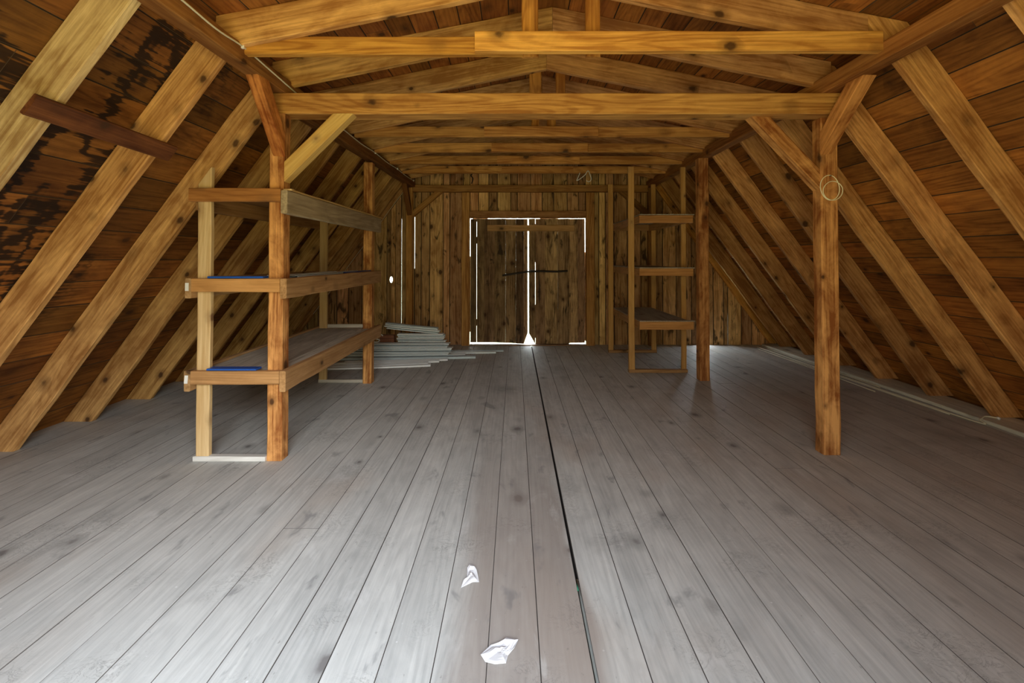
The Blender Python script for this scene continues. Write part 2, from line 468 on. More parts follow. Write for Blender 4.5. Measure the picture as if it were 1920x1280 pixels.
# studs and rails of the back gable
SY0, SY1 = 7.455, 7.549
box('door_post', (-.862, SY0, 0), (-.735, SY1, 2.49), M['beam'], axis='Z', tint=(.9, .85, .8))
tag(bpy.data.objects['door_post'], 'upright timber at the left side of the double door in the back wall', 'post', 'door posts')
o = box('door_post', (1.165, SY0, 0), (1.30, SY1, 2.49), M['beam'], axis='Z', tint=(.85, .78, .72)); tag(o, 'upright timber at the right side of the double door in the back wall', 'post', 'door posts')
o = box('door_lintel', (-.733, SY0 + .01, 2.078), (1.163, SY1, 2.19), M['rafter'], axis='X', tint=(.62, .55, .5)); tag(o, 'rough dark lintel across the top of the double door', 'lintel')
o = box('wall_plate', (-1.66, SY0 - .005, 2.50), (2.17, SY1, 2.61), M['beam'], axis='X', tint=(.72, .66, .62)); tag(o, 'long horizontal timber across the back wall above the double door', 'beam')
o = box('wall_post', (-1.77, SY0, 0), (-1.665, SY1, 2.57), M['beam'], axis='Z', tint=(.95, .88, .75)); tag(o, 'upright timber on the back wall behind the metal pile, left of the door', 'post', 'back wall posts')
o = box('wall_post', (2.18, SY0, 0), (2.285, SY1, 2.57), M['beam'], axis='Z', tint=(.55, .5, .45)); tag(o, 'dark upright timber on the back wall behind the small right shelf rack', 'post', 'back wall posts')
o = timber('wall_brace', (-1.64, 7.50, 2.16), (-1.17, 7.50, 2.56), .06, .09, M['beam'], tint=(.8, .74, .66), cut0=((-1.664, 0, 0), (1, 0, 0)), cut1=((0, 0, 2.499), (0, 0, 1)))
tag(o, 'short diagonal brace on the back wall between its left post and the plate', 'brace', 'wall braces')
o = timber('wall_brace', (2.16, 7.50, 2.16), (1.69, 7.50, 2.56), .06, .09, M['beam'], tint=(.5, .45, .4), cut0=((2.179, 0, 0), (1, 0, 0)), cut1=((0, 0, 2.499), (0, 0, 1)))
tag(o, 'short dark diagonal brace on the back wall behind the small right shelf rack', 'brace', 'wall braces')

o = box('trim_1', (-.735, 7.44, .001), (1.165, 7.548, .012), M['doorwood'], axis='X', tint=(.8, .8, .85)); tag(o, kind='structure')
# double door -----------------------------------------------------------------------
def leaf(name, planks, bottoms, top):
    B = Boards()
    for (x0, x1), (z0, z1) in zip(planks, bottoms):
        B.quad([(z1, -x1), (top + random.uniform(-.004, .004), -x1), (top, -x0), (z0, -x0)], -.03, random.uniform(-.002, .003), .003)
    mt = mt_wall.copy(); mt.translation = (0, YW + .03, 0)
    o = B.build(name, M['doorwood'], mt)
    tag(o, kind='structure'); return o
d1 = leaf('door_1', [(-.7325, -.630), (-.6268, -.50), (-.4995, -.33), (-.3295, -.15), (-.1495, .02), (.0201, .15), (.1505, .215)],
          [(.03, .03), (.03, .03), (.029, .028), (.028, .024), (.022, .016), (.012, .008), (.006, .18)], 2.0725)
d2 = leaf('door_2', [(.235, .339), (.3425, .50), (.5005, .712), (.714, .90), (.9005, 1.04), (1.0415, 1.159)],
          [(.18, .001), (.001, .001), (.001, .001), (.001, .004), (.018, .024), (.024, .026)], 2.0725)
# unseen outer strips added to keep daylight out of parts of the door gaps
for par, lo, hi in ((d1, (-.80, 0.2), (-.71, 1.45)), (d2, (1.14, .05), (1.25, 1.52)), (d2, (.325, .1), (.355, .65)), (d2, (.325, 1.35), (.355, 1.99)),
                    (d1, (-.70, 2.03), (-.45, 2.09)), (d2, (.42, 2.03), (.72, 2.09))):
    box('daylight_stop', (lo[0], YW + .062, lo[1]), (hi[0], YW + .08, hi[1]), M['doorwood'], par, 'Z')
# ledges hold each leaf together on the outer side
def ledge(x0, x1, z, par):
    o = box('ledge', (x0, YW + .062, z), (x1, YW + .085, z + .11), M['doorwood'], par, 'X'); return o
for par, a, b in ((d1, -.70, .20), (d2, .36, 1.13)):
    for z in (.3, 1.66): ledge(a, b, z, par)
o = box('door_batten', (-.45, YW + .003, 1.862), (.985, YW + .0255, 1.965), M['shelf'], axis='X', tint=(1.15, 1.1, 1.0))
tag(o, 'pale horizontal board fixed across the top of both door leaves', 'board')
o = timber('door_bar', (-.2, YW + .012, 1.145), (.30, YW + .0, 1.20), .022, .035, M['iron'])
bpy.data.objects.remove(o)
o = tube('door_bar', [(-.20, YW - .005, 1.135), (.0, YW - .012, 1.165), (.22, YW - .018, 1.196), (.45, YW - .014, 1.205), (.66, YW - .008, 1.198), (.87, YW - .005, 1.21)], .016, M['iron'])
tag(o, 'dark bent bar holding the two door leaves shut at mid height', 'door bar')
cl = tube('staple', [(.17, YW + .0, 1.22), (.21, YW - .035, 1.225), (.30, YW - .035, 1.225), (.31, YW + .0, 1.22)], .004, M['steel'], o)

# front gable behind the camera with its open doorway --------------------------------
G = Boards()
mt_front = mt_wall.copy(); mt_front.translation = (0, YF, 0)
OX0, OX1, OZ = -1.25, .85, 2.4
x = -3.95
stops = [OX0, OX1]
while x < 4.5:
    nx = x + .2
    for s_ in stops:
        if x < s_ - .001 and nx > s_ - .05: nx = s_; break
    a, b = roof_z(x) + .02, roof_z(nx) + .02
    z0 = OZ if (x >= OX0 - 1e-4 and nx <= OX1 + 1e-4) else -.03
    if max(a, b) > z0 + .05:
        G.quad([(z0, -nx), (max(b, z0 + .02), -nx), (max(a, z0 + .02), -x), (z0, -x)], -.026, 0, .003)
    x = nx
tag(G.build('wall_front', M['wall'], mt_front), kind='structure')

# ------------------------------------------------------------------ the timber frame
YK = [1.455, 2.09, 2.73, 3.36, 3.98, 4.61, 5.27, 5.92, 6.57, 7.19, 7.49]
mid_h = PERP / 2
nl = Vector((-math.sin(ANG), 0, math.cos(ANG)))     # outwards on the left slope
nr = Vector((math.sin(ANG), 0, math.cos(ANG)))
lt_l = {0: (.9, .95, .75), 1: (1.0, 1.28, 1.5), 2: (1.0, .95, .8), 3: (1.12, 1.1, .95), 4: (1, 1, .85), 5: (.95, .95, .75), 6: (.9, .92, .72), 7: (.95, 1, .75), 8: (.95, .98, .75), 9: (.9, .9, .75), 10: (.85, .8, .7)}  # yellow-green light on the left side put into the rafter tints
lt_r = {0: (1.05, .98, .9), 1: (1.15, 1.08, .95), 2: (1.12, 1.05, .85), 3: (1.15, 1.05, .9), 4: (1.12, 1.05, .9), 5: (.95, .85, .75), 6: (1.0, .9, .8), 7: (.9, .82, .72), 8: (.75, .68, .6), 9: (.65, .6, .5), 10: (1.1, .95, .5)}  # warm light on the right side, yellow on the last, put into the tints
def llab(side, k):
    s_ = side
    special = {(1, 'left'): 'broad pale weathered rafter in the top left corner, under the dark cross board',
               (2, 'left'): 'left slope rafter crossed by the lower end of the dark nailed board',
               (3, 'left'): 'left slope rafter whose foot stands at the left edge of the photo',
               (4, 'left'): 'left slope rafter passing right behind the front end of the big shelf rack',
               (10, 'left'): 'last left slope rafter, lying against the back wall',
               (1, 'right'): 'short piece of rafter in the top right corner of the photo',
               (2, 'right'): 'broad light rafter cutting across the upper right, nearest long one on that slope',
               (3, 'right'): 'mottled rafter on the right slope starting behind the brace of the near right post',
               (4, 'right'): 'right slope rafter passing close behind the wire ring on the near post',
               (10, 'right'): 'last right slope rafter against the back wall, its foot lit yellow'}
    if (k, side) in special: return special[(k, side)]
    return '%s slope rafter, %s one forward from the back wall' % (side, ORD[10 - k])
for k, y in enumerate(YK):
    if k == 0: continue
    for side in ('left', 'right'):
        if side == 'right':
            b0 = Vector((XR, y + .025, 0)) + nr * mid_h
            d = Vector((-1, 0, SL)).normalized(); n_ = nr
        else:
            b0 = Vector((XL, y + .025, 0)) + nl * mid_h
            d = Vector((1, 0, SL)).normalized(); n_ = nl
        top = b0 + d * 3.35
        capn = Vector((UP if side == 'right' else -UP, 0, 1))
        cap = (Vector((CX, 0, UTOP - .004)), capn)
        wn = 0
        if side == 'left' and k in (1, 2, 3): wn = .02
        # frame(): y = up x dir; front (-Y) side carries the wane
        t_ = lt_l if side == 'left' else lt_r
        o = timber('rafter', b0, top, .05, PERP - .004, M['rafter'], up=n_, cut0=((0, 0, .0355 if side == 'right' else .001), (0, 0, 1)), cut1=cap,
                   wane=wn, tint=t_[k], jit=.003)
        tag(o, llab(side, k), 'rafter', 'lower rafters on the %s slope' % side)
# upper rafters
def ulab(side, k):
    w = {2: 'closest to the camera, along the top edge', 3: 'second pair from the camera', 4: 'seen right above the main cross beam'}
    if k in w: return 'shallow upper rafter on the %s side, %s' % (side, w[k])
    return 'upper rafter on the %s side above the %s tie beam from the back' % (side, ORD[8 - k]) if 5 <= k <= 8 else 'shallow upper rafter on the %s side, nearest the back wall' % side
for k, y in enumerate(YK):
    if k < 2 or k == 10: continue
    for side, sg in (('left', -1), ('right', 1)):
        y0, y1 = y - .05, y - .001
        if k == 2 and side == 'right': y0, y1 = y + .001, y + .05
        yc = (y0 + y1) / 2
        xe = (2.12 if k == 2 else 2.30) if sg > 0 else -1.76
        hz = .2 / math.cos(UANG) / 2
        p0 = Vector((CX, yc, UZ + hz)); p1 = Vector((xe, yc, UZ + hz - UP * abs(xe - CX)))
        o = timber('upper_rafter', p0, p1, .049, .197, M['rafter'], up=(0, 0, 1), cut0=((CX + .001 * sg, 0, 0), (1, 0, 0)), cut1=((xe, 0, 0), (1, 0, 0)), jit=.003,
                   tint={('left', 2): (1.05, 1.02, .8), ('left', 3): (1.1, 1.1, .8), ('left', 4): (1.1, 1.12, .95)}.get((side, k), (1, .92, .85) if side == 'right' else (1, 1, .85)))  # yellow-green left and warm right light put into these tints too
        tag(o, ulab(side, k), 'rafter', 'upper rafters')
# purlins
PZ0, PZ1 = 2.575, 2.685
o = box('purlin', (-1.72, YF + .03, PZ0), (-1.62, 3.50, PZ1), M['purlin'], axis='Y', tint=(1, .95, .85)); tag(o, 'front length of the left purlin, with the pale cable along it', 'purlin', 'purlins')
o = timber('purlin', (-1.672, 3.502, 2.565), (-1.672, 7.455, 2.63), .10, .12, M['purlin'], tint=(.75, .66, .55)); tag(o, 'back length of the left purlin above the far left post', 'purlin', 'purlins')
o = box('purlin', (2.17, YF + .03, PZ0), (2.27, 3.50, PZ1), M['purlin'], axis='Y', tint=(1.2, 1.1, .95)); tag(o, 'front length of the right purlin above the near right brace', 'purlin', 'purlins')
o = box('purlin', (2.17, 3.502, PZ0), (2.27, 7.55, PZ1), M['purlin'], axis='Y', tint=(1.0, .9, .8)); tag(o, 'back length of the right purlin above the small shelf rack', 'purlin', 'purlins')
# main cross beam
o = box('cross_beam', (-1.735, 3.215, 2.425), (2.345, 3.36, 2.573), M['beam'], axis='X', tint=(1.0, .93, .78)); tag(o, 'thick main cross beam carried by the two near posts', 'beam')
# posts
posts = [(-1.722, -1.617, 3.2, 3.30, 2.424, 'near left post standing at the front of the big shelf rack', (1.1, .98, .85)),
         (2.21, 2.335, 3.30, 3.40, 2.424, 'near right post with the pale wire ring hung on it', (1.1, 1.0, .9)),
         (-1.715, -1.615, 5.19, 5.29, 2.50, 'far left post at the back end of the big shelf rack', (1, .95, .85)),
         (2.135, 2.25, 5.30, 5.41, 2.574, 'far right post standing beside the small shelf rack', (.95, .82, .75))]
for x0, x1, y0, y1, zt, lab, tint in posts:
    o = box('post', (x0, y0, .001), (x1, y1, zt), M['post'], axis='Z', tint=tint, ch=.008, jit=.0025); tag(o, lab, 'post', 'roof posts')
# knee braces of the two near posts
o = timber('knee_brace', (-1.61, 3.25, 2.02), (-1.20, 3.25, 2.43), .088, .10, M['pale'], cut0=((-1.616, 0, 0), (1, 0, 0)), cut1=((0, 0, 2.424), (0, 0, 1)), tint=(.95, .85, .5))
tag(o, 'pale yellow knee brace from the near left post to the main cross beam', 'brace', 'knee braces')
o = timber('knee_brace', (2.205, 3.35, 1.98), (1.76, 3.32, 2.43), .088, .10, M['post'], cut0=((2.209, 0, 0), (1, 0, 0)), cut1=((0, 0, 2.424), (0, 0, 1)), tint=(1.08, .98, .85))
tag(o, 'knee brace from the near right post to the main cross beam', 'brace', 'knee braces')
o = timber('knee_brace', (-1.645, 3.241, 2.146), (-1.668, 2.934, 2.602), .085, .10, M['post'], cut0=((0, 3.199, 0), (0, 1, 0)), cut1=((0, 0, 2.574), (0, 0, 1)), tint=(1.0, .72, .48))
tag(o, 'orange knee brace from the near left post forward up to the purlin', 'brace', 'knee braces')
o = timber('knee_brace', (2.245, 3.34, 2.194), (2.262, 2.94, 2.612), .09, .11, M['post'], cut0=((0, 3.299, 0), (0, 1, 0)), cut1=((0, 0, 2.574), (0, 0, 1)), tint=(1.02, .84, .66))
tag(o, 'cracked knee brace from the near right post forward up to the purlin', 'brace', 'knee braces')
o = timber('knee_brace', (-1.715, 7.45, 2.18), (-1.695, 7.05, 2.56), .075, .09, M['purlin'], cut0=((0, 7.454, 0), (0, 1, 0)), cut1=((0, 0, 2.561), (0, 0, 1)), tint=(.6, .52, .45))
tag(o, 'dark knee brace under the back end of the left purlin', 'brace', 'knee braces')

# tie beams -------------------------------------------------------------------------
TZ0, TZ1 = 2.635, 2.742
t = empty('tie_beam', (0, 2.73, TZ0)); tag(t, 'bright yellow tie beam nearest the camera, lapped left of its middle', 'tie beam', 'roof ties')
box('left_board', (-1.62, 2.731, TZ0 - .004), (.05, 2.78, TZ1 - .004), M['beam'], t, 'X', tint=(1.15, 1.05, .62))
box('right_board', (-.235, 2.68, TZ0 - .008), (2.17, 2.729, TZ1 + .004), M['beam'], t, 'X', tint=(1.4, 1.32, .95))
tl = {5: 'tie beam first behind the main cross beam, with a long splice board', 6: 'second tie beam behind the main cross beam', 7: 'third tie beam behind the main cross beam', 8: 'hindmost tie beam, just in front of the back wall, with a wire hanging'}
for k in (5, 6, 7, 8):
    y = YK[k]
    t = empty('tie_beam', (0, y, TZ0)); tag(t, tl[k], 'tie beam', 'roof ties')
    c = CX + random.uniform(-.05, .05)
    box('left_board', (-1.618, y + .001, TZ0), (c - .001, y + .05, TZ1), M['beam'], t, 'X', tint=(1, .93, .8))
    box('right_board', (c + .001, y + .001, TZ0), (2.168, y + .05, TZ1 - .004), M['beam'], t, 'X', tint=(1, .9, .8))
    box('splice_board', (CX - .58 + .04 * k - .2, y - .048, TZ0 - .006), (CX + .56, y - .001, TZ1 - .012), M['beam'], t, 'X', tint=(1.08, .95, .82))
# ridge hangers
def hanger(x0, x1, y0, y1, z0, z1, lab):
    o = box('ridge_hanger', (x0, y0, z0), (x1, y1, z1), M['beam'], axis='Z', tint=(1.0, .85, .6)); tag(o, lab, 'hanger', 'ridge hangers')
hanger(.045, .145, 2.785, 2.81, 2.64, 3.2, 'left of two vertical boards above the nearest tie beam')
hanger(.435, .525, 2.785, 2.81, 2.64, 3.2, 'right of two vertical boards above the nearest tie beam')
hanger(.13, .235, 3.985, 4.01, 2.71, 3.2, 'left of two short vertical boards right above the main cross beam')
hanger(.36, .445, 3.985, 4.01, 2.71, 3.2, 'right of two short vertical boards right above the main cross beam')
hanger(.17, .25, 4.661, 4.685, 2.64, 3.2, 'left of two vertical boards behind the tie next after the main beam')
hanger(.33, .42, 4.661, 4.685, 2.64, 3.2, 'right of two vertical boards behind the tie next after the main beam')

# dark board nailed across two left rafters
def lx(z): return XL + z / SL
zb = 2.085
off = -nl * .0135
o = timber('cross_board', Vector((lx(zb), 1.99, zb)) + off, Vector((lx(zb - .02), 2.845, zb - .02)) + off, .022, .105, M['darkboard'],
           up=Vector((math.cos(ANG), 0, math.sin(ANG))))
tag(o, 'dark red-brown board nailed across two rafters at upper left', 'board')

# ------------------------------------------------------------------ big shelf rack on the left
rk = empty('shelf_rack', (-1.92, 4.2, 0)); tag(rk, 'long three-tier wooden shelf rack built onto the two left posts', 'shelf rack', 'shelf racks')
def p(name, lo, hi, mat, axis, par=rk, **kw): return box(name, lo, hi, mat, par, axis, **kw)
p('sill', (-2.225, 3.19, .001), (-1.724, 3.24, .036), M['sill'], 'X')
p('sill', (-2.225, 5.215, .001), (-1.718, 5.265, .036), M['sill'], 'X', tint=(.8, .75, .68))
timber('leg', (-2.168, 3.221, .037), (-2.168, 3.221, 2.03), .092, .04, M['pale'], up=(0, 1, 0), parent=rk, cut1=((-2.168, 0, 1.985), (-SL, 0, 1)))
timber('leg', (-2.18, 5.24, .037), (-2.18, 5.24, 1.93), .085, .04, M['pale'], up=(0, 1, 0), parent=rk, tint=(.85, .82, .75))
for nm, z0, z1, cz0, cz1, xl in (('low', .492, .634, .54, .632, -2.267), ('mid', 1.13, 1.268, 1.175, 1.268, -2.267), ('top', 1.715, 1.878, 1.80, 1.893, -2.26)):
    f0 = 3.158 if nm != 'top' else 3.198
    wl = .042
    if nm == 'top':
        p('side_rail', (xl, 3.243, z0 + .03), (xl + wl, 5.40, z1), M['shelf'], 'Y', tint=(.7, .6, .48))
        p('side_rail', (-1.614, 3.158, z0), (-1.570, 5.40, z1), M['ply'], 'Y', tint=(.85, .74, .55))
        p('end_rail', (-2.25, 3.158, cz0), (-1.616, 3.198, cz1), M['shelf'], 'X', tint=(.95, .68, .4))
        sh = p('shelf_panel', (-2.215, 3.302, z1 - .022), (-1.618, 5.188, z1 - .004), M['shelf'], 'Y', tint=(.6, .52, .42))
        p('shelf_edge', (-2.217, 3.20, 1.879), (-1.56, 3.24, 1.893), M['pale'], 'X')
        p('shelf_lip', (-1.614, 3.21, z1 + .001), (-1.556, 5.40, z1 + .010), M['pale'], 'Y', tint=(.8, .7, .5))
    else:
        e = p('side_rail', (xl, 3.158, z0), (xl + wl, 5.40, z1), M['shelf'], 'Y')
        tg = box('label_sticker', (xl + .002, 3.1555, z1 - .085), (xl + .026, 3.1572, z1 - .03), M['white'], e, 'Z'); tag(tg, 'small white paper sticker')
        p('side_rail', (-1.614, 3.158, z0), (-1.570, 5.40, z1), M['shelf'], 'Y', tint=(.95, .9, .85))
        p('end_rail', (xl + wl + .001, 3.158, cz0), (-1.616, 3.198, cz1), M['shelf'], 'X', tint=(1.15, .98, .72) if nm == 'mid' else (1.0, .9, .8))
        p('end_rail', (xl + wl + .001, 5.30, cz0), (-1.616, 5.34, cz1), M['shelf'], 'X', tint=(.8, .7, .6))
        p('shelf_panel', (xl + wl + .001, 3.302, z1 - .034), (-1.723, 5.188, z1 - .014), M['ply'], 'Y')
        p('shelf_panel', (-1.7225, 3.304, z1 - .034), (-1.6155, 5.186, z1 - .0145), M['ply'], 'Y')
        p('shelf_panel', (-2.12, 3.20, z1 - .034), (-1.725, 3.301, z1 - .0142), M['ply'], 'X')
for nm in ('a',):
    p('back_cleat', (-2.135, 5.243, .62), (-1.62, 5.268, .66), M['ply'], 'X')

# things on it
o = box('blue_strip', (-2.118, 3.163, 1.2695), (-1.735, 3.235, 1.283), M['blue'], axis='X', ch=.002, jit=0); tag(o, 'blue strip lying on the front edge of the middle shelf of the left rack', 'strip', 'blue strips')
o = box('blue_strip', (-2.118, 3.163, .6355), (-1.778, 3.235, .648), M['blue'], axis='X', ch=.002, jit=0); tag(o, 'blue strip lying on the front edge of the lowest shelf of the left rack', 'strip', 'blue strips')

def profile(name, p0, p1, w, h, mat, roll=0.0, t=.0025):
    """A folded sheet-metal channel: flat back with two lips, from p0 to p1."""
    p0, p1 = Vector(p0), Vector(p1)
    mt = frame(p0, p1, (0, math.sin(roll), math.cos(roll)))
    L = (p1 - p0).length
    a = w / 2
    pr = [(-a, 0), (-a, -h), (-a + t * 3, -h), (-a + t * 3, -h + t), (-a + t, -h + t), (-a + t, -t), (-.2 * w, -t), (-.15 * w, -t - .004), (.15 * w, -t - .004), (.2 * w, -t),
          (a - t, -t), (a - t, -h + t), (a - t * 3, -h + t), (a - t * 3, -h), (a, -h), (a, 0), (.2 * w, 0), (.15 * w, -.004), (-.15 * w, -.004), (-.2 * w, 0)]
    bm = bmesh.new(); rg = []
    n = 5
    for i in range(n):
        s_ = math.sin(math.pi * i / (n - 1)) * -.004
        rg.append([bm.verts.new((L * i / (n - 1), y, z + s_)) for y, z in pr])
    m_ = len(pr)
    for i in range(n - 1):
        for j in range(m_):
            bm.faces.new((rg[i][j], rg[i][(j + 1) % m_], rg[i + 1][(j + 1) % m_], rg[i + 1][j]))
    bm.faces.new(list(reversed(rg[0]))); bm.faces.new(rg[-1])
    bmesh.ops.recalc_face_normals(bm, faces=bm.faces)
    me = bpy.data.meshes.new(name); bm.to_mesh(me); bm.free()
    return link(name, me, mat, mt)
for i, (y0, y1, x, mat) in enumerate(((3.45, 4.35, -1.665, 'zincdull'), (4.40, 5.17, -1.66, 'blue'), (4.05, 5.1, -1.78, 'zinc'), (3.55, 4.75, -1.88, 'zinc'))):
    o = profile('metal_profile', (x, y0, 1.2775), (x + .005, y1, 1.2785), .07, .0225, M[mat])
    tag(o, ['dull profile along the near half of the middle left shelf, by its rail', 'bluish profile at the far end of the middle left shelf, by its rail',
            'shiny profile on the middle left shelf, next in from the rail', 'shiny metal profile lying deepest on the middle left shelf'][i], 'metal profile', 'metal profiles on the middle shelf')

# ------------------------------------------------------------------ small shelf rack on the right
r2 = empty('shelf_rack', (1.78, 6.2, 0)); tag(r2, 'small slender three-tier shelf rack standing on the right beside the far post', 'shelf rack', 'shelf racks')
def q(name, lo, hi, mat, axis, **kw): return box(name, lo, hi, mat, r2, axis, **kw)
for x0, x1, y0, y1, zt in ((1.41, 1.484, 5.68, 5.72, 2.55), (2.072, 2.132, 5.70, 5.74, 2.55), (1.41, 1.484, 6.90, 6.94, 2.53), (2.06, 2.128, 6.90, 6.94, 2.53)):
    q('leg', (x0, y0, .041), (x1, y1, zt), M['pale'], 'Z', tint=(.72, .56, .36))
q('sill', (1.41, 5.665, .001), (2.132, 5.735, .04), M['shelf'], 'X', tint=(.9, .85, .8))
q('sill', (1.41, 6.885, .001), (2.128, 6.955, .04), M['shelf'], 'X', tint=(.8, .75, .7))
for z0, z1 in ((.563, .66), (1.203, 1.292), (1.832, 1.925)):
    for xa, xb in ((1.486, 1.524), (2.03, 2.07)):
        q('side_rail', (xa, 5.50, z0), (xb, 6.97, z1), M['shelf'], 'Y', tint=(.95, .82, .65))
    q('end_rail', (1.486, 5.46, z0), (2.126, 5.499, z1), M['shelf'], 'X', tint=(1.1, .9, .68))
    q('end_rail', (1.526, 6.93, z0), (2.028, 6.97, z1), M['shelf'], 'X', tint=(.9, .8, .7))
    q('shelf_panel', (1.486, 5.455, z1 + .001), (2.068, 6.97, z1 + .012), M['ply'], 'Y', tint=(.75, .74, .75))
    q('shelf_lip', (2.0685, 5.455, z1 + .001), (2.14, 5.52, z1 + .012), M['ply'], 'Y', tint=(.75, .74, .75))

# ------------------------------------------------------------------ pile of metal profiles by the back wall
PG = 'metal profiles piled by the back wall'
def strips(rows, where, mats):
    n = len(rows)
    for i, (xa, ya, xb, yb, za, zb_, w) in enumerate(rows):
        o = profile('metal_profile', (xa, ya, za), (xb, yb, zb_), w, .018, M[mats[i % len(mats)]])
        yield i, n, o
def lay(layers, x0, x1, y, z, dz, w, jx=.06, tilt=0.0):
    rows = []
    for i in range(layers):
        a = x0 + random.uniform(-jx, jx); b = x1 + random.uniform(-jx, jx)
        yy_ = y + random.uniform(-.03, .03)
        zz_ = z + dz * (i + 1)
        rows.append((a, yy_ + random.uniform(-.015, .015), b, yy_ + random.uniform(-.015, .015), zz_ + tilt, zz_ - tilt * .6, w))
    return rows
FL = [(-2.45, 5.86, -1.105, 6.06, .0205, .0205, .09, 'front-most white profile lying on the floor before the metal pile'),
      (-2.40, 5.985, -1.16, 6.18, .0205, .0205, .09, 'white profile on the floor, second from the front of the metal pile'),
      (-2.50, 6.11, -1.03, 6.29, .0205, .0205, .08, 'white profile on the floor, third from the front of the metal pile'),
      (-2.30, 6.23, -.93, 6.40, .0205, .0205, .08, 'longer white profile on the floor, fourth from the front of the metal pile')]
for xa, ya, xb, yb, za, zc, w, lab in FL:
    o = profile('metal_profile', (xa, ya, za), (xb, yb, zc), w, .019, M['alu']); tag(o, lab, 'metal profile', PG)
BASE = [(-2.55, 6.42, -.555, 6.55, .0305, .0305, .11, .029, 'zincdull', 'broad dull profile under the front of the metal pile, reaching far right'),
        (-2.5, 6.58, -.72, 6.68, .0305, .0305, .10, .029, 'zinc', 'profile under the middle of the metal pile, on the floor'),
        (-2.4, 6.92, -.17, 7.02, .020, .020, .08, .018, 'zincdull', 'thin profile on the floor reaching furthest right towards the door'),
        (-2.4, 6.80, -.28, 6.89, .020, .020, .08, .018, 'zinc', 'thin profile on the floor, second furthest to the right, in front of the door')]
for xa, ya, xb, yb, za, zc, w, h, mt_, lab in BASE:
    o = profile('metal_profile', (xa, ya, za), (xb, yb, zc), w, h, M[mt_]); tag(o, lab, 'metal profile', PG)
def stack(rows, lab, mats):
    n = len(rows)
    for i, (xa, ya, xb, yb, za, zb_, w) in enumerate(rows):
        o = profile('metal_profile', (xa, ya, za), (xb, yb, zb_), w, .011, M[mats[i % len(mats)]])
        pos = 'lowest' if i == 0 else ('topmost' if i == n - 1 else '%s from the bottom' % ORD[i])
        tag(o, '%s, %s' % (lab, pos), 'metal profile', PG)
stack(lay(8, -2.35, -.93, 6.60, .032, .0207, .13, .05), 'profile in the long middle layer of the metal pile', ['zinc', 'alu', 'zincdull', 'zinc'])
stack(lay(6, -1.70, -1.02, 6.70, .200, .0205, .11, .025), 'short profile right of the brown block on the metal pile', ['zinc', 'zincdull', 'alu'])
stack(lay(5, -1.86, -1.10, 6.70, .338, .0200, .10, .02, .045), 'tilted profile in the top bundle of the metal pile', ['zinc', 'zincdull', 'alu'])
o = box('wood_offcut', (-1.955, 6.66, .2005), (-1.75, 6.76, .30), M['rust'], axis='X'); tag(o, 'red-brown wood block lying on the metal pile', 'offcut')
o = tube('bent_strip', [(-2.04, 6.63, .215), (-1.98, 6.63, .208), (-1.95, 6.63, .24), (-2.03, 6.63, .262), (-2.02, 6.63, .31), (-1.93, 6.63, .318), (-1.90, 6.63, .295)], .007, M['white']); tag(o, 'bent white metal strip beside the brown block on the pile', 'strip')

# ------------------------------------------------------------------ plank and rods along the right eave
o = box('plank', (4.0, 1.40, .001), (4.315, 7.44, .034), M['greyboard'], axis='Y'); tag(o, 'long grey plank lying on the floor along the right eave', 'plank')
o = tube('thin_rod', [(3.86, 7.30, .008), (3.90, 5.6, .008), (3.95, 4.02, .008), (3.985, 3.95, .03), (4.06, 3.98, .045), (4.13, 3.94, .045)], .0065, M['cable'], smooth=8)
tag(o, 'longest pale rod beside the grey plank, with a bent tip at its near end', 'rod', 'pale rods along the plank')
kb = tube('tip_knob', [(4.125, 3.925, .045), (4.135, 3.95, .045)], .011, M['white'], o, smooth=1)
for x0, y0, x1, y1, lab in ((3.95, 7.2, 3.98, 5.02, 'short pale rod lying close against the grey plank'), (3.79, 7.15, 3.80, 4.86, 'pale rod furthest from the grey plank on the floor'), (3.83, 6.4, 3.915, 4.15, 'pale rod just left of the longest rod by the plank')):
    o = tube('thin_rod', [(x0, y0, .007), ((x0 + x1) / 2 + .004, (y0 + y1) / 2, .007), (x1, y1, .007)], .0055, M['cable']); tag(o, lab, 'rod', 'pale rods along the plank')

# ------------------------------------------------------------------ cables and wires
pts = []
for y, x, z in ((.9, -1.614, 2.63), (1.5, -1.614, 2.655), (2.1, -1.613, 2.66), (2.45, -1.613, 2.645), (2.7, -1.613, 2.662), (2.95, -1.613, 2.65), (3.2, -1.612, 2.635), (3.6, -1.611, 2.61), (3.9, -1.615, 2.60), (4.3, -1.617, 2.625), (4.8, -1.617, 2.617), (5.3, -1.617, 2.635), (5.8, -1.617, 2.628), (6.3, -1.617, 2.645), (6.8, -1.617, 2.64), (7.3, -1.617, 2.655)):
    pts.append((x, y, z))
cab = tube('cable', pts, .0055, M['cable']); tag(cab, 'cream cable clipped along the left purlin from front to back', 'cable')
for y, z in ((2.7, 2.662), (4.3, 2.625), (5.3, 2.635), (6.3, 2.645), (7.3, 2.655)):
    c = box('cable_clip', (-1.621, y - .008, z - .012), (-1.604, y + .008, z + .012), M['white'], cab, 'Z', ch=.003)
# cable down the last left rafter
pts = []
for z, dx in ((2.55, .0), (2.2, .012), (1.8, .0), (1.35, .012), (.9, .004), (.5, .01)):
    v = Vector((lx(z), 7.485, z)) - nl * .005
    pts.append((v.x, 7.482, v.z + dx))
o = tube('thin_cable', pts, .004, M['cable']); tag(o, 'thin pale cable running down the last left rafter by the back wall', 'cable')
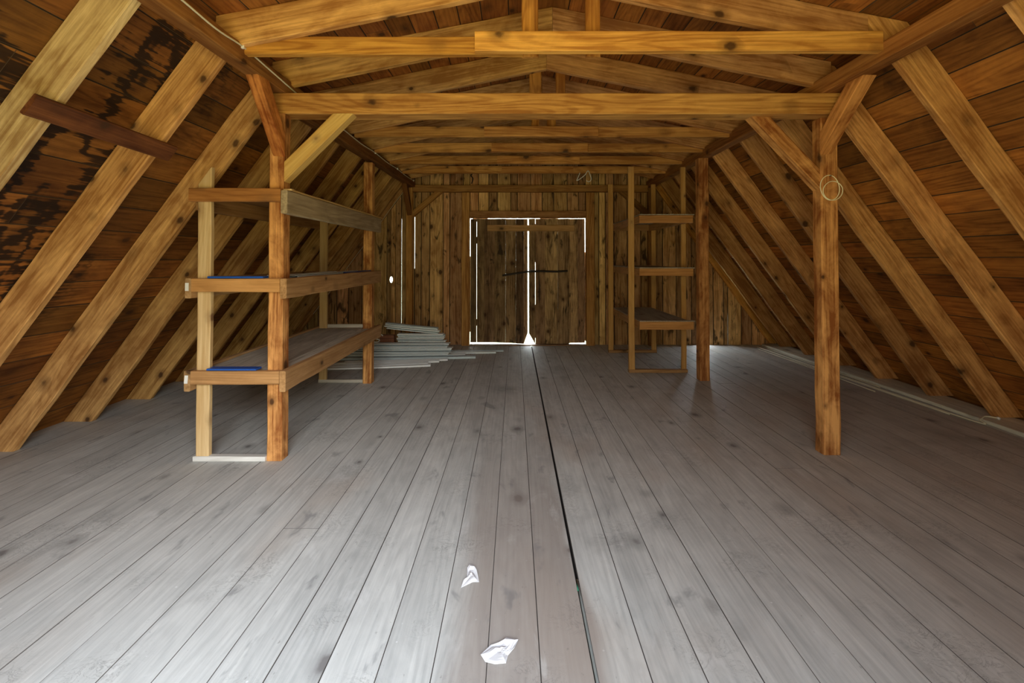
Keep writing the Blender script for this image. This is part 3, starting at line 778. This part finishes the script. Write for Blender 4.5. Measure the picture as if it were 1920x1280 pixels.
# wire ring on the near right post
def loop(cx, cz, rx, rz, y, rot):
    out = []
    for i in range(14):
        a = 2 * math.pi * i / 14
        x, z = rx * math.cos(a), rz * math.sin(a)
        out.append((cx + x * math.cos(rot) - z * math.sin(rot), y + .002 * math.sin(3 * a), cz + x * math.sin(rot) + z * math.cos(rot)))
    return out
A = loop(2.268, 1.915, .068, .090, 3.292, .12); B = loop(2.288, 1.893, .070, .068, 3.290, .6)
o = tube('wire_ring', A, .0028, M['wire'], closed=True, smooth=4); tag(o, 'pale coil of wire in two loops hung on the near right post', 'wire ring')
tube('inner_loop', B, .0028, M['wire'], o, closed=True, smooth=4)
tube('nail', [(2.27, 3.30, 2.0), (2.27, 3.28, 2.0)], .003, M['iron'], o, smooth=1)
# wire on the hindmost tie and chain on the gable
o = tube('hanging_wire', [(.93, 6.515, 2.632), (.90, 6.515, 2.56), (.885, 6.515, 2.52), (.93, 6.515, 2.545), (1.0, 6.515, 2.60), (1.045, 6.515, 2.66), (1.075, 6.515, 2.60), (1.09, 6.515, 2.54), (1.06, 6.515, 2.505), (1.02, 6.515, 2.52)], .0055, M['white']); tag(o, 'pale curled wire hanging from the hindmost tie beam', 'wire')
o = tube('chain', [(-.70, 7.44, 2.86), (-.69, 7.435, 2.80), (-.71, 7.44, 2.76), (-.68, 7.435, 2.71), (-.70, 7.44, 2.63)], .009, M['iron'], smooth=3); tag(o, 'dark twisted chain hanging on the back wall above the door', 'chain')
hk = tube('hook', [(-.70, 7.545, 2.87), (-.70, 7.44, 2.875), (-.70, 7.43, 2.85)], .005, M['iron'], o)

# ------------------------------------------------------------------ scraps on the floor and the rod in the gap
def scrap(name, outline, cx, cy, lab, amp):
    bm = bmesh.new()
    n = 5
    c = bm.verts.new((0, 0, .004))
    rg = []
    m_ = len(outline)
    for k in range(1, n + 1):
        s_ = k / n
        rg.append([bm.verts.new((x * s_, y * s_, .0025 + amp * (.5 + .5 * math.sin(37 * x * s_ + 61 * y * s_ + k)) * (1 if k < n else .8))) for x, y in outline])
    for j in range(m_): bm.faces.new((c, rg[0][j], rg[0][(j + 1) % m_]))
    for k in range(n - 1):
        for j in range(m_):
            bm.faces.new((rg[k][j], rg[k + 1][j], rg[k + 1][(j + 1) % m_], rg[k][(j + 1) % m_]))
    r_ = bmesh.ops.extrude_face_region(bm, geom=bm.faces[:])
    for v in [g for g in r_['geom'] if isinstance(g, bmesh.types.BMVert)]: v.co.z += .0008
    bmesh.ops.recalc_face_normals(bm, faces=bm.faces)
    me = bpy.data.meshes.new(name); bm.to_mesh(me); bm.free()
    o = link(name, me, M['paper'], Matrix.Translation((cx, cy, 0))); tag(o, lab, 'paper scrap', 'paper scraps'); return o
scrap('paper_scrap', [(.066, .055), (.02, .058), (-.005, .035), (-.035, .028), (-.068, -.018), (-.05, -.045), (-.015, -.056), (.022, -.05), (.028, -.015), (.052, .012)], -.052, 1.655, 'larger torn white paper scrap on the floor nearest the camera', .008)
scrap('paper_scrap', [(-.014, .075), (.012, .07), (.022, .035), (.038, -.03), (.01, -.038), (-.036, -.068), (-.03, -.03), (-.018, .0), (-.022, .05)], -.192, 2.04, 'smaller torn white paper scrap on the floor, further back', .010)
o = tube('floor_rod', [(GAPX + .001, YF + .02, .001), (GAPX + .001, .7, .001), (GAPX + .001, 1.45, .001), (GAPX + .001, 2.03, -.003)], .0052, M['steel'], smooth=3); tag(o, 'thin dark metal rod lying in the wide gap between floor boards', 'rod')
tube('paint_fleck', [(GAPX - .005, 1.96, .002), (GAPX - .005, 2.0, .002)], .003, M['green'], o, smooth=1)

# ------------------------------------------------------------------ light: daylight only
w = bpy.data.worlds.new('sky'); sc.world = w
w.use_nodes = True
T = NT(w)
T.t.nodes.clear()
geo = T.n('ShaderNodeTexCoord')
sep = T.n('ShaderNodeSeparateXYZ'); T.l(geo.outputs['Generated'], sep.inputs[0])
Z = sep.outputs[2]; Y = sep.outputs[1]; X = sep.outputs[0]
skyc = T.mix(T.ramp(Z, .15, .8), (.99, .985, .97), (.71, .84, 1.0))
# in front of the building: sunlit meadow below, an added dim horizon band to steepen the floor light, bright sky above it
gnd = T.mix(T.ramp(Z, -.9, -.05), (.70, .58, .20), (.72, .63, .27))
dim_band = T.mix(T.ramp(Z, -.02, .02), gnd, (.55, .52, .33))
side = T.ramp(X, -.5, .5, .45, 1.55)
skyf = T.vmath('SCALE', skyc, scale=T.math('MULTIPLY', side, 1.95))
front = T.mix(T.ramp(Z, .16, .34), dim_band, skyf)
# behind the back gable the sun's bright haze
back = T.vmath('SCALE', T.mix(T.ramp(Z, -.15, .2), (.72, .86, .62), (.9, .97, 1.0)), scale=2.0)
colr = T.mix(T.ramp(Y, -.15, .25), front, back)
far = T.math('ADD', 1.0, 0.0)
bg = T.n('ShaderNodeBackground')
T.l(colr, bg.inputs[0]); T.l(far, bg.inputs[1])
o_ = T.n('ShaderNodeOutputWorld'); T.l(bg.outputs[0], o_.inputs[0])
def portal(name, loc, sx, sy, rot):
    l = bpy.data.lights.new(name, 'AREA'); l.shape = 'RECTANGLE'; l.size = sx; l.size_y = sy
    l.cycles.is_portal = True
    ob = bpy.data.objects.new(name, l); COL.objects.link(ob); ob.location = loc; ob.rotation_euler = rot
portal('doorway_portal', ((OX0 + OX1) / 2, YF - .04, OZ / 2), OX1 - OX0, OZ, (R(90), 0, 0))

# ------------------------------------------------------------------ camera
cam = bpy.data.cameras.new('camera'); co = bpy.data.objects.new('camera', cam); COL.objects.link(co)
co.location = (0, 0, CAMZ)
PITCH = .9
co.rotation_euler = (R(90 + PITCH), 0, 0)
F = 860
cam.sensor_width = 36; cam.lens = 36 * F / 1920
cam.shift_x = -5 / 1920
cam.shift_y = (486 - 640 - F * math.tan(R(PITCH))) / 1920
cam.clip_start = .02
sc.camera = co
sc.view_settings.view_transform = 'Standard'; sc.view_settings.look = 'None'
sc.view_settings.gamma = 1; sc.view_settings.use_curve_mapping = False
sc.view_settings.exposure = 2.98
sc.cycles.max_bounces = 10; sc.cycles.diffuse_bounces = 7; sc.cycles.glossy_bounces = 4
sc.cycles.use_denoising = True
sc.cycles.sample_clamp_indirect = 6
